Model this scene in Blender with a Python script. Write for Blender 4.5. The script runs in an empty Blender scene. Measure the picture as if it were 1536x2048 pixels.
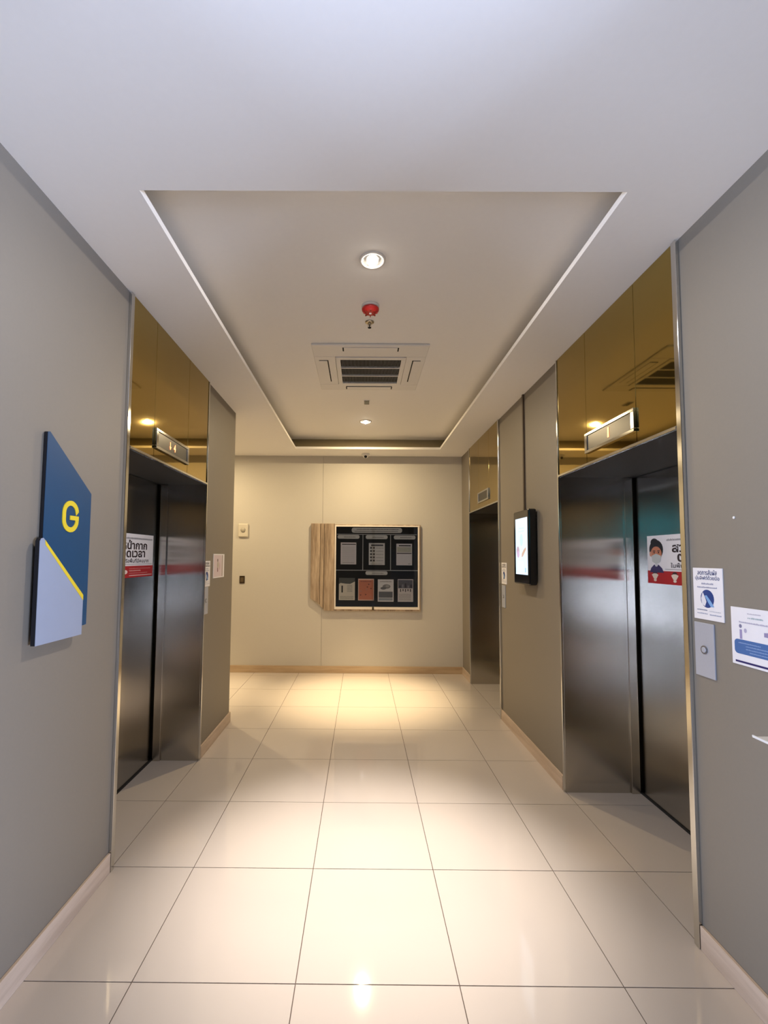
import bpy, bmesh, math, random
from mathutils import Vector, Matrix

random.seed(7)
sc = bpy.context.scene
COL = sc.collection
PI = math.pi

# ------------------------------------------------------------------ camera
F_PX, PITCH, YAW, ROLL, CX, CY, EYE = 883.33, 0.05706, 0.003804, 0.00687, 719.6, 1064.5, 1.5587
cam_data = bpy.data.cameras.new('camera')
cam = bpy.data.objects.new('camera', cam_data)
COL.objects.link(cam)
cp, sp, cy, sy, cr, sr = math.cos(PITCH), math.sin(PITCH), math.cos(YAW), math.sin(YAW), math.cos(ROLL), math.sin(ROLL)
fw = Vector((-sy * cp, cy * cp, sp))
rt = Vector((cy, sy, 0))
up = rt.cross(fw)
r2 = cr * rt + sr * up
u2 = -sr * rt + cr * up
M = Matrix((r2, u2, -fw)).transposed().to_4x4()
M.translation = Vector((0, 0, EYE))
cam.matrix_world = M
cam_data.sensor_fit = 'VERTICAL'
cam_data.sensor_height = 24.0
cam_data.lens = 24.0 * F_PX / 2048
cam_data.shift_x = (768 - CX) / 2048
cam_data.shift_y = (CY - 1024) / 2048
cam_data.clip_start = 0.02
sc.camera = cam

# ------------------------------------------------------------------ world, light, exposure
sc.view_settings.view_transform = 'Standard'
sc.view_settings.look = 'None'
sc.view_settings.gamma = 1.0
sc.view_settings.use_curve_mapping = False
sc.view_settings.exposure = 0.60
sc.cycles.use_denoising = True
sc.cycles.max_bounces = 10
sc.cycles.diffuse_bounces = 6
sc.cycles.glossy_bounces = 6
sc.cycles.sample_clamp_indirect = 6.0
sc.cycles.caustics_reflective = False
sc.cycles.caustics_refractive = False

w = bpy.data.worlds.new('world')
sc.world = w
w.use_nodes = True
bg = w.node_tree.nodes['Background']
bg.inputs[0].default_value = (0.50, 0.70, 1.0, 1)
bg.inputs[1].default_value = 1.35


def light(name, kind, loc, rot, energy, color, **kw):
    d = bpy.data.lights.new(name, kind)
    d.energy = energy
    d.color = color
    for k, v in kw.items():
        setattr(d, k, v)
    o = bpy.data.objects.new(name, d)
    o.location = loc
    o.rotation_euler = rot
    COL.objects.link(o)
    return o


WARM = (1.0, 0.76, 0.43)
WARM_1 = (1.0, 0.90, 0.81)
COOL = (0.60, 0.71, 1.0)
LAMP_1 = (0.049, 2.265)
LAMP_2 = (0.039, 5.06)
LAMP_3 = (-2.05, 5.15)
ZL = 3.116
# daylight as added area lamps at the side glazing, tilted up to brighten ceiling
light('window_daylight', 'AREA', (4.75, -2.05, 0.85), (0, math.radians(117), 0), 510, COOL, shape='RECTANGLE', size=1.5, size_y=2.9)
light('window_daylight', 'AREA', (-3.95, -2.05, 0.85), (0, -math.radians(117), 0), 280, COOL, shape='RECTANGLE', size=1.5, size_y=2.9)
for nm, p, z, e_a, e_s, wc in (('downlight_glow', LAMP_1, ZL, 18, 450, WARM_1), ('downlight_glow', LAMP_2, ZL, 24, 560, WARM), ('downlight_glow', LAMP_3, 2.935, 18, 260, WARM)):
    light(nm, 'AREA', (p[0], p[1], z), (0, 0, 0), e_a, wc, shape='DISK', size=0.05)
    light('downlight_beam', 'SPOT', (p[0], p[1], z), (0, 0, 0), e_s, wc, spot_size=math.radians(46), spot_blend=1.0, shadow_soft_size=0.025)

# ------------------------------------------------------------------ materials
def mat(name, col, rough=0.5, metal=0.0, **kw):
    m = bpy.data.materials.new(name)
    m.use_nodes = True
    nt = m.node_tree
    b = nt.nodes['Principled BSDF']
    b.inputs['Base Color'].default_value = (*col, 1)
    b.inputs['Roughness'].default_value = rough
    b.inputs['Metallic'].default_value = metal
    if 'emit' in kw:
        b.inputs['Emission Color'].default_value = (*kw['emit'], 1)
        b.inputs['Emission Strength'].default_value = kw.get('power', 1)
    if 'spec' in kw:
        b.inputs['Specular IOR Level'].default_value = kw['spec']
    if 'noise' in kw:      # (scale, contrast, bump)
        s, amt, bump = kw['noise']
        tc = nt.nodes.new('ShaderNodeTexCoord')
        mp = nt.nodes.new('ShaderNodeMapping')
        mp.inputs['Scale'].default_value = kw.get('stretch', (1, 1, 1))
        n = nt.nodes.new('ShaderNodeTexNoise')
        n.inputs['Scale'].default_value = s
        n.inputs['Detail'].default_value = 5
        nt.links.new(tc.outputs['Object'], mp.inputs[0])
        nt.links.new(mp.outputs[0], n.inputs['Vector'])
        mix = nt.nodes.new('ShaderNodeMix')
        mix.data_type = 'RGBA'
        mix.inputs[6].default_value = (*[c * (1 - amt) for c in col], 1)
        mix.inputs[7].default_value = (*[min(1, c * (1 + amt)) for c in col], 1)
        nt.links.new(n.outputs['Fac'], mix.inputs[0])
        nt.links.new(mix.outputs[2], b.inputs['Base Color'])
        if bump:
            bp = nt.nodes.new('ShaderNodeBump')
            bp.inputs['Strength'].default_value = bump
            bp.inputs['Distance'].default_value = 0.002
            nt.links.new(n.outputs['Fac'], bp.inputs['Height'])
            nt.links.new(bp.outputs[0], b.inputs['Normal'])
    return m


def brushed(name, col, rough, aniso):
    """stainless sheet with a vertical brush: reflections spread sideways"""
    m = bpy.data.materials.new(name)
    m.use_nodes = True
    nt = m.node_tree
    nt.nodes.clear()
    out = nt.nodes.new('ShaderNodeOutputMaterial')
    g = nt.nodes.new('ShaderNodeBsdfAnisotropic')
    g.distribution = 'BECKMANN'
    g.inputs['Roughness'].default_value = rough
    g.inputs['Anisotropy'].default_value = -aniso
    t = nt.nodes.new('ShaderNodeTangent')
    t.direction_type = 'UV_MAP'
    t.uv_map = 'UVMap'
    nt.links.new(t.outputs[0], g.inputs['Tangent'])
    tc = nt.nodes.new('ShaderNodeTexCoord')
    mp = nt.nodes.new('ShaderNodeMapping')
    mp.inputs['Scale'].default_value = (1, 1, 0.004)
    n = nt.nodes.new('ShaderNodeTexNoise')
    n.inputs['Scale'].default_value = 160
    nt.links.new(tc.outputs['Object'], mp.inputs[0])
    nt.links.new(mp.outputs[0], n.inputs['Vector'])
    mix = nt.nodes.new('ShaderNodeMix')
    mix.data_type = 'RGBA'
    mix.inputs[6].default_value = (*[c * 0.97 for c in col], 1)
    mix.inputs[7].default_value = (*[min(1, c * 1.03) for c in col], 1)
    nt.links.new(n.outputs['Fac'], mix.inputs[0])
    nt.links.new(mix.outputs[2], g.inputs['Color'])
    nt.links.new(g.outputs[0], out.inputs[0])
    return m


def wood(name, light_c, dark_c, axis, rough=0.5, rings=5.0):
    m = mat(name, light_c, rough)
    nt = m.node_tree
    b = nt.nodes['Principled BSDF']
    tc = nt.nodes.new('ShaderNodeTexCoord')
    mp = nt.nodes.new('ShaderNodeMapping')
    s = [1.0, 1.0, 1.0]
    s[axis] = 0.09
    mp.inputs['Scale'].default_value = s
    n = nt.nodes.new('ShaderNodeTexNoise')
    n.inputs['Scale'].default_value = rings * 4
    n.inputs['Detail'].default_value = 6
    n.inputs['Distortion'].default_value = 0.6
    n2 = nt.nodes.new('ShaderNodeTexNoise')
    n2.inputs['Scale'].default_value = rings * 30
    ramp = nt.nodes.new('ShaderNodeValToRGB')
    ramp.color_ramp.elements[0].position = 0.35
    ramp.color_ramp.elements[0].color = (*dark_c, 1)
    ramp.color_ramp.elements[1].position = 0.65
    ramp.color_ramp.elements[1].color = (*light_c, 1)
    add = nt.nodes.new('ShaderNodeMath')
    add.operation = 'MULTIPLY_ADD'
    add.inputs[1].default_value = 0.25
    nt.links.new(tc.outputs['Object'], mp.inputs[0])
    nt.links.new(mp.outputs[0], n.inputs['Vector'])
    nt.links.new(mp.outputs[0], n2.inputs['Vector'])
    nt.links.new(n2.outputs['Fac'], add.inputs[0])
    nt.links.new(n.outputs['Fac'], add.inputs[2])
    sub = nt.nodes.new('ShaderNodeMath')
    sub.operation = 'SUBTRACT'
    sub.inputs[1].default_value = 0.125
    nt.links.new(add.outputs[0], sub.inputs[0])
    nt.links.new(sub.outputs[0], ramp.inputs[0])
    nt.links.new(ramp.outputs[0], b.inputs['Base Color'])
    return m


def glass_mat(name, tint=(1, 1, 1)):
    m = bpy.data.materials.new(name)
    m.use_nodes = True
    nt = m.node_tree
    nt.nodes.clear()
    out = nt.nodes.new('ShaderNodeOutputMaterial')
    mix = nt.nodes.new('ShaderNodeMixShader')
    fr = nt.nodes.new('ShaderNodeFresnel')
    fr.inputs[0].default_value = 1.33
    t = nt.nodes.new('ShaderNodeBsdfTransparent')
    t.inputs[0].default_value = (*tint, 1)
    g = nt.nodes.new('ShaderNodeBsdfGlossy')
    g.inputs['Roughness'].default_value = 0.02
    nt.links.new(fr.outputs[0], mix.inputs[0])
    nt.links.new(t.outputs[0], mix.inputs[1])
    nt.links.new(g.outputs[0], mix.inputs[2])
    nt.links.new(mix.outputs[0], out.inputs[0])
    return m


M_WALL = mat('grey_wall_paint', (0.225, 0.200, 0.165), 0.55, noise=(90, 0.03, 0.05))
M_CREAM = mat('cream_wall_paint', (0.54, 0.515, 0.465), 0.6, noise=(60, 0.02, 0.04))
M_CEIL = mat('ceiling_paint', (0.92, 0.91, 0.89), 0.7, noise=(40, 0.015, 0.03))
M_TILE = mat('polished_porcelain', (0.565, 0.508, 0.462), 0.06, noise=(2.2, 0.03, 0))
M_GROUT = mat('dark_grout', (0.12, 0.09, 0.075), 0.9, noise=(60, 0.2, 0))
M_BASE = wood('ash_baseboard', (0.62, 0.50, 0.40), (0.50, 0.39, 0.30), 1, 0.4)
M_BASEX = wood('ash_baseboard_back', (0.55, 0.41, 0.26), (0.44, 0.31, 0.19), 0, 0.4)
M_RISER_SHADE = mat('tray_riser_paint', (0.30, 0.25, 0.15), 0.6, noise=(60, 0.02, 0.04))  # cream tray sides in shade: the shade is put into this olive colour
M_PLANK = wood('striped_wood', (0.50, 0.39, 0.28), (0.22, 0.155, 0.10), 2, 0.5, 4.5)
M_LOBBY = mat('dark_lobby_cladding', (0.014, 0.012, 0.010), 0.6, noise=(4, 0.2, 0))
M_STEEL = brushed('brushed_stainless', (0.53, 0.50, 0.45), 0.22, 0.55)
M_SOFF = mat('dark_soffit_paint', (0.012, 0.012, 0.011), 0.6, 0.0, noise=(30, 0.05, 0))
M_TRIM = brushed('polished_trim', (0.68, 0.68, 0.66), 0.20, 0.4)
M_GOLD = mat('bronze_mirror', (0.41, 0.295, 0.082), 0.035, 1.0, noise=(3, 0.03, 0))
M_BLACK = mat('black_gloss', (0.006, 0.006, 0.007), 0.15, noise=(10, 0.1, 0))
M_DARK = mat('dark_void', (0.01, 0.009, 0.008), 0.9, noise=(10, 0.1, 0))
M_WHITE = mat('white_plastic', (0.82, 0.81, 0.79), 0.35, noise=(30, 0.02, 0))
M_PAPER = mat('white_paper', (0.80, 0.79, 0.82), 0.45, noise=(30, 0.02, 0))
M_LCD = mat('indicator_screen', (0.022, 0.021, 0.018), 0.3, noise=(20, 0.05, 0))
M_DIGIT = mat('lit_digit', (1, 0.5, 0.2), 0.5, emit=(1.0, 0.22, 0.07), power=3.2)
M_BULB = mat('lamp_bulb', (1, 1, 1), 0.5, emit=(1.0, 0.90, 0.76), power=40)
M_REFL = mat('lamp_reflector', (0.9, 0.9, 0.88), 0.2, 0.3, noise=(30, 0.02, 0))
M_GLASS = glass_mat('clear_glass')
M_CYAN = glass_mat('aqua_tinted_glass', (0.28, 1.0, 1.0))
M_SMOKE = glass_mat('smoked_glass', (0.17, 0.19, 0.22))
_flat = {}


def flat(r, g, b):
    k = (round(r, 3), round(g, 3), round(b, 3))
    if k not in _flat:
        _flat[k] = mat('print_ink_%d' % len(_flat), (r, g, b), 0.5, noise=(40, 0.03, 0))
    return _flat[k]


# ------------------------------------------------------------------ mesh builder
class MB:
    def __init__(self):
        self.bm = bmesh.new()
        self.mats = []

    def _mi(self, m):
        if m not in self.mats:
            self.mats.append(m)
        return self.mats.index(m)

    def box(self, x0, x1, y0, y1, z0, z1, m=None):
        x0, x1 = min(x0, x1), max(x0, x1)
        y0, y1 = min(y0, y1), max(y0, y1)
        v = [self.bm.verts.new(p) for p in ((x0, y0, z0), (x1, y0, z0), (x1, y1, z0), (x0, y1, z0), (x0, y0, z1), (x1, y0, z1), (x1, y1, z1), (x0, y1, z1))]
        for f in ((3, 2, 1, 0), (4, 5, 6, 7), (0, 1, 5, 4), (1, 2, 6, 5), (2, 3, 7, 6), (3, 0, 4, 7)):
            fc = self.bm.faces.new([v[i] for i in f])
            if m:
                fc.material_index = self._mi(m)
        return self

    def prism(self, pts3, vec, m=None):
        """extrude a 3-D polygon by vec"""
        vec = Vector(vec)
        a = [self.bm.verts.new(p) for p in pts3]
        b = [self.bm.verts.new(Vector(p) + vec) for p in pts3]
        n = len(a)
        fs = [self.bm.faces.new(a), self.bm.faces.new(list(reversed(b)))]
        for i in range(n):
            fs.append(self.bm.faces.new((a[i], b[i], b[(i + 1) % n], a[(i + 1) % n])))
        if m:
            for f in fs:
                f.material_index = self._mi(m)
        return self

    def lathe(self, c, prof, axis=2, seg=28, sign=1, m=None, smooth=True):
        """profile [(r, h)] turned about axis through c; h runs along sign*axis"""
        rings = []
        for r, h in prof:
            ring = []
            for k in range(seg):
                a = 2 * PI * k / seg
                p = [0, 0, 0]
                p[axis] = sign * h
                p[(axis + 1) % 3] = r * math.cos(a)
                p[(axis + 2) % 3] = r * math.sin(a)
                ring.append(self.bm.verts.new((c[0] + p[0], c[1] + p[1], c[2] + p[2])))
            rings.append(ring)
        for i in range(len(rings) - 1):
            for k in range(seg):
                f = self.bm.faces.new((rings[i][k], rings[i][(k + 1) % seg], rings[i + 1][(k + 1) % seg], rings[i + 1][k]))
                f.smooth = smooth
                if m:
                    f.material_index = self._mi(m)
        for ring in (rings[0], rings[-1]):
            f = self.bm.faces.new(ring)
            if m:
                f.material_index = self._mi(m)
        return self

    def build(self, name, m=None, parent=None, bevel=0.0, label=None):
        bm = self.bm
        bmesh.ops.recalc_face_normals(bm, faces=bm.faces[:])
        off = Vector((0, 0, 0))
        p = parent
        while p is not None:
            off += p.location
            p = p.parent
        uvl = bm.loops.layers.uv.new('UVMap')
        for f in bm.faces:
            n = f.normal
            for l in f.loops:
                q = l.vert.co
                if abs(n.z) > 0.7:
                    l[uvl].uv = (q.x, q.y)
                elif abs(n.x) > abs(n.y):
                    l[uvl].uv = (q.y, q.z)
                else:
                    l[uvl].uv = (q.x, q.z)
        # origin at the part's own centre
        cs = [v.co for v in bm.verts]
        ctr = Vector([(min(c[i] for c in cs) + max(c[i] for c in cs)) / 2 for i in range(3)])
        if parent is not None:
            loc = ctr - off
        else:
            loc = ctr
        bmesh.ops.translate(bm, verts=bm.verts[:], vec=-ctr)
        me = bpy.data.meshes.new(name)
        bm.to_mesh(me)
        bm.free()
        for mm in (self.mats if self.mats else [m]):
            me.materials.append(mm)
        o = bpy.data.objects.new(name, me)
        o.location = loc
        COL.objects.link(o)
        if parent is not None:
            o.parent = parent
        if bevel:
            bv = o.modifiers.new('bevel', 'BEVEL')
            bv.width = bevel
            bv.segments = 2
            bv.limit_method = 'ANGLE'
        if label:
            o['label'] = label
        return o


def thing(name, loc, label, cat, group=None):
    o = bpy.data.objects.new(name, None)
    o.empty_display_size = 0.05
    o.location = loc
    COL.objects.link(o)
    o['label'] = label
    o['category'] = cat
    if group:
        o['group'] = group
    return o


def tag(o, label, cat, group=None):
    o['label'] = label
    o['category'] = cat
    if group:
        o['group'] = group
    return o


def struct(o):
    o['kind'] = 'structure'
    return o


class Print:
    """flat print on a sheet: origin = lower left corner, U to the reader's right, N towards the reader"""

    def __init__(self, origin, U, N):
        self.o = Vector(origin)
        self.U = Vector(U)
        self.N = Vector(N)
        self.V = Vector((0, 0, 1))
        self.mb = MB()
        self.k = 0

    def P(self, u, v, h=0.0):
        return self.o + self.U * u + self.V * v + self.N * h

    def poly(self, pts, col, lay=1):
        h = 0.0004 * lay
        vs = [self.mb.bm.verts.new(self.P(u, v, h)) for u, v in pts]
        f = self.mb.bm.faces.new(vs)
        f.material_index = self.mb._mi(col if not isinstance(col, tuple) else flat(*col))

    def rect(self, u0, v0, u1, v1, col, lay=1):
        self.poly([(u0, v0), (u1, v0), (u1, v1), (u0, v1)], col, lay)

    def rrect(self, u0, v0, u1, v1, r, col, lay=1):
        pts = []
        for (cu, cv, a0) in ((u1 - r, v0 + r, -90), (u1 - r, v1 - r, 0), (u0 + r, v1 - r, 90), (u0 + r, v0 + r, 180)):
            for k in range(6):
                a = math.radians(a0 + 18 * k)
                pts.append((cu + r * math.cos(a), cv + r * math.sin(a)))
        self.poly(pts, col, lay)

    def ell(self, cu, cv, ru, rv, col, lay=1, a0=0, a1=360):
        n = 24
        pts = [(cu + ru * math.cos(math.radians(a0 + (a1 - a0) * k / n)), cv + rv * math.sin(math.radians(a0 + (a1 - a0) * k / n))) for k in range(n if a1 - a0 == 360 else n + 1)]
        self.poly(pts, col, lay)

    def dashes(self, u0, u1, v0, v1, col, lay=1, seed=0, gap=0.12):
        """one line of small print, too small to read: irregular strokes"""
        rnd = random.Random(seed)
        h = v1 - v0
        u = u0
        while u < u1 - h * 0.3:
            wd = h * rnd.uniform(0.35, 0.8)
            hh = h * rnd.uniform(0.65, 1.0)
            self.rect(u, v0, min(u1, u + wd * 0.75), v0 + hh, col, lay)
            u += wd * (1 + gap * (3 if rnd.random() < 0.15 else 1))

    def build(self, name, parent):
        # keep faces towards the reader
        bm = self.mb.bm
        off = Vector((0, 0, 0))
        p = parent
        while p is not None:
            off += p.location
            p = p.parent
        bm.faces.ensure_lookup_table()
        bm.normal_update()
        for f in bm.faces:
            if f.normal.dot(self.N) < 0:
                f.normal_flip()
        me = bpy.data.meshes.new(name)
        bmesh.ops.translate(bm, verts=bm.verts[:], vec=-self.o)
        bm.to_mesh(me)
        bm.free()
        for mm in self.mb.mats:
            me.materials.append(mm)
        o = bpy.data.objects.new(name, me)
        o.location = self.o - off
        COL.objects.link(o)
        o.parent = parent
        return o

    def text(self, body, u0, u1, v0, v1, col, parent, name='lettering', bold=0.0, lay=2, thick=0.0):
        cu = bpy.data.curves.new(name, 'FONT')
        cu.body = body
        cu.size = 1.0
        cu.offset = bold
        cu.extrude = 0.0
        cu.resolution_u = 4
        tmp = bpy.data.objects.new('tmp', cu)
        COL.objects.link(tmp)
        dg = bpy.context.evaluated_depsgraph_get()
        me = bpy.data.meshes.new_from_object(tmp.evaluated_get(dg))
        COL.objects.unlink(tmp)
        bpy.data.objects.remove(tmp)
        if len(me.vertices) == 0:
            return None
        xs = [v.co.x for v in me.vertices]
        ys = [v.co.y for v in me.vertices]
        ax, bx_ = min(xs), max(xs)
        ay, by_ = min(ys), max(ys)
        if u1 is None:
            su = sv = (v1 - v0) / (by_ - ay)
        else:
            su = (u1 - u0) / (bx_ - ax)
            sv = (v1 - v0) / (by_ - ay)
        h = 0.0004 * lay
        base = self.P(u0, v0, h)
        off = Vector((0, 0, 0))
        p = parent
        while p is not None:
            off += p.location
            p = p.parent
        for v in me.vertices:
            v.co = self.U * ((v.co.x - ax) * su) + self.V * ((v.co.y - ay) * sv)
        me.materials.clear()
        me.materials.append(col if not isinstance(col, tuple) else flat(*col))
        o = bpy.data.objects.new(name, me)
        o.location = base - off
        COL.objects.link(o)
        o.parent = parent
        return o


# ------------------------------------------------------------------ room dimensions
XL, XR, HC, HR, YB = -1.240, 1.382, 2.962, 3.140, 6.06
LY0, LY1 = 2.297, 3.462        # left lift opening
RY0, RY1 = 1.899, 3.050        # right near lift opening
FY0, FY1 = 4.418, 5.588        # right far lift opening
YLE = 4.255                    # end of the left wall
SXW = -4.6                     # far end of the side passage
YN = 0.4                      # where the lobby behind the camera begins
LIN = 2.125                    # lift opening height
TOP = 3.26

# ---- walls
b = MB()
b.box(-1.80, XL, YN, LY0 - 0.03, 0, TOP)
b.box(-1.80, XL, LY0 - 0.03, LY1 + 0.03, LIN + 0.03, TOP)
b.box(-1.80, XL, LY1 + 0.03, YLE, 0, TOP)
b.box(-1.80, -1.70, LY0 - 0.03, LY1 + 0.03, 0, LIN + 0.03)
struct(b.build('wall_left', M_WALL))
b = MB()
b.box(SXW, -1.80, YLE - 0.12, YLE, 0, TOP)
b.box(SXW - 0.12, SXW, YLE - 0.12, YB, 0, TOP)
struct(b.build('wall_passage', M_CREAM))
b = MB()
for y0, y1 in ((YN, RY0 - 0.03), (RY1 + 0.03, FY0 - 0.03), (FY1 + 0.03, YB)):
    b.box(XR, 2.12, y0, y1, 0, TOP)
for y0, y1 in ((RY0 - 0.03, RY1 + 0.03), (FY0 - 0.03, FY1 + 0.03)):
    b.box(XR, 2.12, y0, y1, LIN + 0.03, TOP)
    b.box(2.02, 2.12, y0, y1, 0, LIN + 0.03)
struct(b.build('wall_right', M_WALL))
# back wall: two boards with a fine joint between them
wb = MB().box(SXW - 0.12, 2.12, YB + 0.012, YB + 0.14, 0, TOP).build('wall_back', M_CREAM)
struct(wb)
XJ = -0.535
MB().box(SXW, XJ - 0.0015, YB, YB + 0.012, 0, HC).build('wall_panel', M_CREAM, wb)
MB().box(XJ + 0.0015, XR, YB, YB + 0.012, 0, HC).build('wall_panel', M_CREAM, wb)

# ---- lobby behind the camera (glazed front)
LX0, LX1, LYF = -3.6, 4.4, -6.2
YRISE, ZRISE = 0.38, 4.2         # the lobby ceiling rises and darkens beyond here
b = MB()
b.box(LX0, -1.80, YN, YN + 0.1, 0, TOP)
GY0, GY1 = -3.6, -0.5           # side glazing of the lobby; left side added to brighten the walls
AY_0, AY_1, AZ_0, AZ_1 = -6.1, -3.75, 2.15, 2.8   # aqua window high on the lobby's left wall
b.box(LX0 - 0.12, LX0, LYF, AY_0, 0, ZRISE)
b.box(LX0 - 0.12, LX0, AY_1, GY0, 0, ZRISE)
b.box(LX0 - 0.12, LX0, AY_0, AY_1, 0, AZ_0)
b.box(LX0 - 0.13, LX0 - 0.02, AY_0, -4.78, AZ_0, 2.36)
b.box(LX0 - 0.12, LX0, AY_0, AY_1, AZ_1, ZRISE)
b.box(LX0 - 0.12, LX0, GY1, YN + 0.1, 0, ZRISE)
b.box(LX0 - 0.12, LX0, GY0, GY1, 0, 0.08)
b.box(LX0 - 0.12, LX0, GY0, GY1, 2.45, ZRISE)
struct(b.build('wall_lobby_left', M_LOBBY))
M_ALU = mat('window_aluminium', (0.12, 0.12, 0.13), 0.4, 0.6, noise=(30, 0.05, 0))
b = MB()
b.box(2.12, LX1, YN, YN + 0.1, 0, TOP)
b.box(LX1, LX1 + 0.12, LYF, GY0, 0, ZRISE)
b.box(LX1, LX1 + 0.12, GY1, YN + 0.1, 0, ZRISE)
b.box(LX1, LX1 + 0.12, GY0, GY1, 0, 0.08)
b.box(LX1, LX1 + 0.12, GY0, GY1, 2.45, ZRISE)
struct(b.build('wall_lobby_right', M_LOBBY))
b = MB()
b.box(LX0, LX1, LYF - 0.15, LYF, 0, 0.5)
b.box(LX0, LX1, LYF - 0.15, LYF, 1.85, 2.2)
b.box(LX0, LX1, LYF - 0.15, LYF, 2.8, ZRISE)
b.box(LX0 + 2.1, LX1, LYF - 0.15, LYF, 2.2, 2.8)
b.box(LX0, LX0 + 4.8, LYF - 0.15, LYF, 0.5, 1.85)
struct(b.build('wall_front', M_LOBBY))
for k in (3, 4):
    x0 = LX0 + k * 1.6
    fr = MB()
    for za, zb in ((0.5, 1.85),):
        fr.box(x0, x0 + 0.05, LYF - 0.1, LYF - 0.04, za, zb)
        fr.box(x0 + 1.55, x0 + 1.6, LYF - 0.1, LYF - 0.04, za, zb)
        fr.box(x0 + 0.05, x0 + 1.55, LYF - 0.1, LYF - 0.04, za, za + 0.05)
        fr.box(x0 + 0.05, x0 + 1.55, LYF - 0.1, LYF - 0.04, zb - 0.05, zb)
    wn = struct(fr.build('window_%d' % (k - 2), M_ALU))
    MB().box(x0 + 0.05, x0 + 1.55, LYF - 0.074, LYF - 0.066, 0.55, 1.80).build('pane', M_SMOKE, wn)
for k in range(4):
    y0 = GY0 + (k % 2) * 1.55
    xw = LX1 + 0.03 if k < 2 else LX0 - 0.09
    fr = MB()
    fr.box(xw, xw + 0.06, y0, y0 + 0.05, 0.08, 2.45)
    fr.box(xw, xw + 0.06, y0 + 1.50, y0 + 1.55, 0.08, 2.45)
    fr.box(xw, xw + 0.06, y0 + 0.05, y0 + 1.50, 0.08, 0.14)
    fr.box(xw, xw + 0.06, y0 + 0.05, y0 + 1.50, 2.39, 2.45)
    wn = struct(fr.build('window_%d' % (k + 3), M_ALU))
    MB().box(xw + 0.025, xw + 0.033, y0 + 0.05, y0 + 1.50, 0.14, 1.90).build('pane', M_GLASS, wn)
    MB().box(xw + 0.01, xw + 0.05, y0 + 0.05, y0 + 1.50, 1.90, 1.95).build('transom', M_ALU, wn)
    MB().box(xw + 0.025, xw + 0.033, y0 + 0.05, y0 + 1.50, 1.95, 2.39).build('pane', M_GLASS if k < 2 else M_CYAN, wn)  # aqua upper panes on the left, added for the teal mirrored in steel

fr = MB()
fr.box(LX0, LX0 + 0.05, LYF - 0.1, LYF - 0.04, 2.2, 2.8)
fr.box(LX0 + 2.05, LX0 + 2.1, LYF - 0.1, LYF - 0.04, 2.2, 2.8)
fr.box(LX0 + 0.05, LX0 + 2.05, LYF - 0.1, LYF - 0.04, 2.2, 2.25)
fr.box(LX0 + 0.05, LX0 + 2.05, LYF - 0.1, LYF - 0.04, 2.75, 2.8)
wn = struct(fr.build('window_8', M_ALU))  # unseen aqua window, added to strengthen the teal reflection in the lifts
MB().box(LX0 + 0.05, LX0 + 2.05, LYF - 0.074, LYF - 0.066, 2.25, 2.75).build('pane', M_CYAN, wn)
fr = MB()
fr.box(LX0 - 0.09, LX0 - 0.03, AY_0, AY_0 + 0.05, AZ_0, AZ_1)
fr.box(LX0 - 0.09, LX0 - 0.03, AY_1 - 0.05, AY_1, AZ_0, AZ_1)
fr.box(LX0 - 0.09, LX0 - 0.03, AY_0 + 0.05, AY_1 - 0.05, AZ_0, AZ_0 + 0.05)
fr.box(LX0 - 0.09, LX0 - 0.03, AY_0 + 0.05, AY_1 - 0.05, AZ_1 - 0.05, AZ_1)
wn = struct(fr.build('window_7', M_ALU))
MB().box(LX0 - 0.065, LX0 - 0.057, AY_0 + 0.05, AY_1 - 0.05, AZ_0 + 0.05, AZ_1 - 0.05).build('pane', M_CYAN, wn)

# ---- ceiling with its raised tray
RX0, RX1, RYA, RYB_ = -0.862, 1.010, 1.617, 5.655
b = MB()
CV, LIP = 0.20, 0.028           # the tray widens above a thin lip
KX0, KX1, KY0, KY1 = RX0 - CV, RX1 + CV, RYA - CV, RYB_ + CV
b.box(SXW - 0.12, KX0, YLE - 0.12, YB + 0.14, HC, TOP)
b.box(-1.80, KX0, YN + 0.1, YLE - 0.12, HC, TOP)
b.box(KX1, 2.12, YN + 0.1, YB + 0.14, HC, TOP)
b.box(KX0, KX1, YN + 0.1, KY0, HC, TOP)
b.box(KX0, KX1, KY1, YB + 0.14, HC, TOP)
b.box(KX0, RX0, KY0, KY1, HC, HC + LIP)
b.box(RX1, KX1, KY0, KY1, HC, HC + LIP)
b.box(RX0, RX1, KY0, RYA, HC, HC + LIP)
b.box(RX0, RX1, RYB_, KY1, HC, HC + LIP)
b.box(KX0, KX1, KY0, KY1, HR, TOP)
b.box(LX0 - 0.12, LX1 + 0.12, YRISE, YN + 0.1, HC, TOP)
struct(b.build('ceiling', M_CEIL))
b = MB()
b.box(LX0 - 0.12, LX1 + 0.12, YRISE - 0.06, YRISE, HC, ZRISE)
b.box(LX0 - 0.12, LX1 + 0.12, LYF - 0.15, YRISE, ZRISE, ZRISE + 0.1)
struct(b.build('ceiling_lobby', M_LOBBY))

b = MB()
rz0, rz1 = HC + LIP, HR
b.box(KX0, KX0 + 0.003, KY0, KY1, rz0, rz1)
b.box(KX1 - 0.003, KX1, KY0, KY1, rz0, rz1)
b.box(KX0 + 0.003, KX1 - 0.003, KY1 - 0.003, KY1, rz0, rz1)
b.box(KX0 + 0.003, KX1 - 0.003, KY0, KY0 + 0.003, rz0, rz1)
struct(b.build('trim_1', M_RISER_SHADE))  # thin lining that carries the painted shade of the tray cavity

# ---- floor: slab with separate porcelain tiles and recessed joints
fl = MB().box(SXW - 0.12, LX1 + 0.12, LYF - 0.15, YB + 0.14, -0.12, -0.0035).build('floor', M_GROUT)
struct(fl)
X0, Y0, T, G = -0.8306, 1.7062, 0.6, 0.0038


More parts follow.
